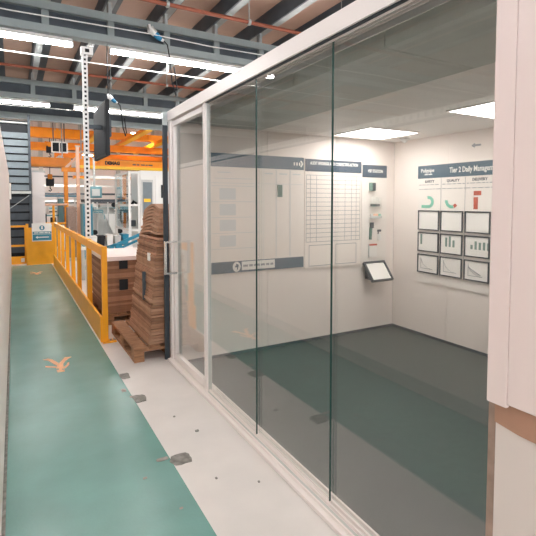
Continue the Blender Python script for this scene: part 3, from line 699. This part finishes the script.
# ------------------------------------------------------------------ machines behind the barrier
# white enclosure
t = thing('machine_enclosure', (2.85, 11.4, 0), 'white framed machine enclosure with windows behind the cartons', 'machine')
obj('cabinet', B(2.66, 3.7, 11.0, 12.0, .10, 2.36), 'machine_white', t, bevel=.01)
obj('window_frame', B(2.69, 2.97, 10.985, 11.0, 1.25, 2.14), 'machine_grey', t)
obj('window', B(2.72, 2.94, 10.975, 10.985, 1.30, 2.08), 'slat_blue', t)
obj('warning_strip', B(2.74, 2.90, 10.968, 10.975, 1.60, 1.68), 'crane_flange', t)
obj('door_leaf', B(3.02, 3.40, 10.98, 11.0, .3, 2.25), 'machine_white', t, bevel=.004)
obj('control_screen', B(3.16, 3.30, 10.965, 10.98, 1.70, 2.02), 'screen_dark', t)
for (x, y) in ((2.38, 11.0), (2.38, 12.6), (2.60, 11.0)): obj('frame_post', B(x, x + .05, y, y + .05, 0, 2.34), 'machine_white', t)
for z in (.9, 1.5, 2.28): obj('frame_rail', G().box(2.43, 2.62, 11.005, 11.045, z, z + .05).box(2.385, 2.425, 11.05, 12.6, z, z + .05), 'machine_white', t)
obj('glazing', B(2.40, 2.41, 11.05, 12.6, .95, 2.28), 'machine_glass', t)
obj('plinth', B(2.36, 3.72, 10.98, 12.65, 0, .10), 'machine_grey', t)
g = G().tube([(2.46, 11.35, 1.1), (2.47, 11.3, 1.45), (2.56, 11.25, 1.62), (2.62, 11.2, 1.55)], .035, 10)
obj('inner_arm', g, 'black_plastic', t, smooth=True)
obj('inner_tool', B(2.45, 2.62, 11.3, 11.45, 1.0, 1.15), 'print_dark', t, bevel=.02)
# moulding machine
t = thing('moulding_machine', (2.4, 14.5, 0), 'pale grey moulding machine with sloped hopper behind the slotted post', 'machine')
obj('bed', B(1.75, 3.3, 14.0, 15.2, 0, .55), 'machine_grey', t, bevel=.01)
obj('hood', G().hexa([(1.90, 14, .55), (2.75, 14, .55), (2.75, 15, .55), (1.90, 15, .55), (2.05, 14.1, 1.42), (2.62, 14.1, 1.42), (2.62, 15, 1.42), (2.05, 15, 1.42)]), 'smoke_plastic', t, bevel=.02)
obj('platform', B(1.80, 2.72, 13.9, 15.0, 1.60, 1.68), 'dark_steel', t)
obj('hopper', B(1.94, 2.29, 14.1, 14.6, 1.72, 2.06), 'machine_teal', t, bevel=.03)
obj('hopper_window', B(2.0, 2.22, 14.08, 14.1, 1.78, 1.98), 'smoke_plastic', t)
obj('feed_pipe', G().tube([(2.1, 14.3, 2.06), (2.1, 14.3, 2.9), (2.1, 14.8, 3.0)], .03, 8), 'machine_grey', t, smooth=True)
obj('control_box', B(2.78, 3.0, 13.95, 14.1, .95, 1.38), 'screen_dark', t, bevel=.01)
obj('control_face', B(2.80, 2.86, 13.94, 13.95, 1.05, 1.32), 'paper', t)
obj('side_guard', B(2.7, 3.3, 14.1, 14.9, .55, 1.0), 'machine_white', t, bevel=.01)
for x in (1.82, 2.1, 2.4, 2.66): obj('platform_leg', B(x, x + .04, 13.95, 13.99, .55, 1.60), 'machine_white', t)
obj('hydraulic_block', B(1.90, 2.6, 13.92, 14.0, .18, .42), 'screen_dark', t)
obj('teal_cover', B(1.76, 2.0, 13.9, 14.02, 1.28, 1.48), 'machine_teal', t, bevel=.01)
obj('upper_tray', B(2.2, 2.95, 14.0, 14.5, 1.44, 1.52), 'machine_white', t)
obj('chute', G().hexa([(2.55, 13.85, .62), (2.95, 13.85, .62), (2.95, 14.0, .62), (2.55, 14.0, .62), (2.30, 13.85, 1.25), (2.62, 13.85, 1.25), (2.62, 13.9, 1.25), (2.30, 13.9, 1.25)]), 'machine_white', t)
for x, z in ((2.70, 1.18), (2.72, .74), (2.02, .72), (2.34, .58), (2.58, 1.52)): obj('motor', G().tube([(x, 13.9, z), (x, 13.78, z)], .075, 12), 'black_plastic', t, smooth=True)
for z in (1.30, 1.36): obj('teal_pipe', G().tube([(1.78, 13.86, z), (2.25, 13.86, z), (2.3, 13.86, z - .2)], .022, 8), 'machine_teal', t, smooth=True)
for x in (1.98, 2.12, 2.26, 2.40): obj('guard_bar', B(x, x + .02, 13.82, 13.85, .62, 1.30), 'machine_grey', t)
obj('robot_gantry', G().box(1.9, 3.1, 14.3, 14.38, 2.30, 2.38).box(2.86, 2.94, 14.3, 14.38, 1.52, 2.30), 'machine_white', t)
obj('robot_wrist', G().box(2.82, 2.98, 14.25, 14.42, 1.62, 1.74), 'dark_steel', t)
# blue lifting arm
t = thing('lifting_arm', (1.74, 9, 0), 'bright blue lifting arm behind the low carton stack', 'lifting arm')
obj('mast', B(1.68, 1.80, 8.94, 9.06, 0, .80), 'machine_blue', t, bevel=.008)
obj('upper_boom', G().bar((1.66, 9, .76), (2.20, 8.94, .985), .05, .06), 'machine_blue', t, bevel=.008)
obj('lower_boom', G().bar((1.70, 9.07, .66), (2.16, 9.02, .86), .045, .045), 'machine_blue', t, bevel=.006)
obj('rear_boom', G().bar((1.70, 9, .78), (1.40, 9.3, .66), .045, .045), 'machine_blue', t)
obj('counter_leg', G().bar((1.62, 8.97, .76), (1.49, 8.95, .44), .055, .08), 'machine_blue', t)
obj('boom_tip', B(2.17, 2.24, 8.90, 9.0, .95, 1.05), 'dark_steel', t, bevel=.01)
obj('base_foot', B(1.45, 2.1, 8.8, 9.2, 0, .06), 'machine_blue', t)
# parts bins and workbench near the arm
t = thing('steel_bench', (1.6, 10, 0), 'pale steel bench cluttered with parts behind the barrier', 'bench')
obj('bench_top', B(1.15, 2.2, 9.8, 10.4, .62, .68), 'machine_white', t)
for x in (1.17, 2.12):
    for y in (9.82, 10.32): obj('leg', B(x, x + .06, y, y + .06, 0, .62), 'machine_grey', t)
obj('undershelf', B(1.2, 2.15, 9.85, 10.35, .2, .24), 'machine_grey', t)
rnd = random.Random(5)
for k in range(6):
    x = 1.2 + k * .16; h = .1 + rnd.random() * .14
    o = obj('parts_bin', G().hexa([(x + .015, 9.9, .68), (x + .115, 9.9, .68), (x + .115, 10.2, .68), (x + .015, 10.2, .68), (x, 9.87, .68 + h), (x + .13, 9.87, .68 + h), (x + .13, 10.22, .68 + h), (x, 10.22, .68 + h)]), ('machine_teal', 'machine_white', 'black_plastic', 'machine_white', 'machine_grey', 'machine_blue')[k], origin=(x + .06, 10, .68))
    tag(o, ('teal parts bin on the steel bench', 'white parts bin next to the teal bin on the bench', 'black parts bin on the steel bench', 'white parts bin next to the grey bin on the bench', 'grey parts bin on the steel bench', 'blue parts bin on the steel bench')[k], 'bin', 'parts bins on the bench')
# workstation
t = thing('assembly_station', (1.3, 17, 0), 'teal and white assembly station behind the end barrier', 'workstation')
obj('table', B(.70, 1.9, 16.6, 17.4, .80, .88), 'machine_white', t)
for x in (.74, 1.28, 1.82): obj('upright', B(x, x + .05, 17.0, 17.05, 0, 1.85), 'machine_white', t)
for z in (1.12, 1.50, 1.78): obj('shelf', B(.70, 1.9, 16.9, 17.2, z, z + .05), ('machine_teal', 'machine_white', 'machine_blue')[int((z - 1.1) / .3)], t)
obj('screen', B(.84, 1.02, 16.85, 16.9, 1.20, 1.46), 'paper', t); obj('screen_stand', B(.91, .95, 16.9, 16.95, .88, 1.30), 'dark_steel', t)
obj('tool_box', B(1.06, 1.22, 16.8, 17.0, .90, 1.08), 'screen_dark', t, bevel=.01); obj('cabinet', B(1.5, 1.8, 16.7, 17.2, .88, 1.45), 'brown_edge', t, bevel=.01)
obj('teal_panel', B(1.30, 1.46, 16.7, 16.9, .88, 1.72), 'machine_teal', t, bevel=.01)
obj('drawer_unit', B(.75, 1.25, 16.65, 17.3, .1, .78), 'machine_teal', t, bevel=.01)
# blue cabinet behind the post
t = thing('control_cabinet', (1.78, 13, 0), 'teal blue control cabinet just behind the slotted post', 'cabinet')
obj('body', B(1.60, 1.86, 13, 13.5, .05, 1.55), 'machine_teal', t, bevel=.008); obj('door_leaf', B(1.62, 1.84, 12.985, 13, .1, 1.5), 'machine_blue', t)
obj('handle', B(1.64, 1.66, 12.97, 12.985, .8, .95), 'chrome', t); obj('label_plate', B(1.70, 1.80, 12.975, 12.985, 1.25, 1.38), 'paper', t)
t = thing('brown_cabinet', (1.45, 14, 0), 'brown metal cabinet beside the teal control cabinet', 'cabinet')
obj('body', B(1.32, 1.56, 14, 14.4, 0, 1.45), 'brown_edge', t, bevel=.008); obj('door_leaf', B(1.335, 1.545, 13.985, 14, .05, 1.40), 'brown_edge', t); obj('handle', B(1.36, 1.375, 13.97, 13.985, .7, .9), 'chrome', t)
# second guard rail
t = thing('platform_rail', (1.0, 15, 0), 'yellow pipe guard rail further back behind the sign', 'guard rail')
for x in (.66, 1.03, 1.40): obj('post', G().tube([(x, 15, 0), (x, 15, 1.50)], .035, 10), 'yellow_paint', t, smooth=True)
for z in (.95, 1.52): obj('rail', G().tube([(.64, 15, z), (1.42, 15, z)], .035, 10), 'yellow_paint' if z < 1.2 else 'peach_paint', t, smooth=True)
# jib crane
t = thing('jib_crane', (1.48, 16, 0), 'orange jib crane column with a slanted arm', 'crane')
obj('column', B(1.42, 1.54, 15.95, 16.07, 0, 2.62), 'crane_yellow', t, bevel=.01); obj('arm', B(1.36, 2.2, 15.96, 16.06, 2.58, 2.72), 'crane_yellow', t)
obj('strut', G().bar((1.48, 16, 2.70), (1.84, 16, 3.08), .06, .08), 'peach_paint', t); obj('foot', B(1.3, 1.66, 15.85, 16.2, 0, .03), 'crane_yellow', t)
t = thing('peach_post', (1.76, 15.2, 0), 'peach coloured square post rising to the far girders', 'post')
obj('shaft', B(1.74, 1.84, 15.45, 15.55, .012, 3.35), 'peach_paint', t); obj('foot', B(1.67, 1.91, 15.38, 15.62, 0, .012), 'peach_paint', t); obj('cap', B(1.72, 1.86, 15.43, 15.57, 3.35, 3.38), 'machine_grey', t)
# pipe rack lines in front of the far wall
t = thing('pipe_rack', (3, 24, 0), 'pale pipe rack with stacked rails in front of far wall', 'rack')
for x in (.9, 3.4, 6.2, 8.9): obj('rack_post', B(x, x + .1, 24, 24.1, 0, 2.6), 'machine_grey', t)
for k, z in enumerate((.9, 1.25, 1.6, 1.95, 2.35)): obj('rack_rail', B(.9, 9, 23.98, 24.06, z, z + .09), ('machine_white', 'machine_teal', 'machine_white', 'dark_steel', 'machine_white')[k], t)
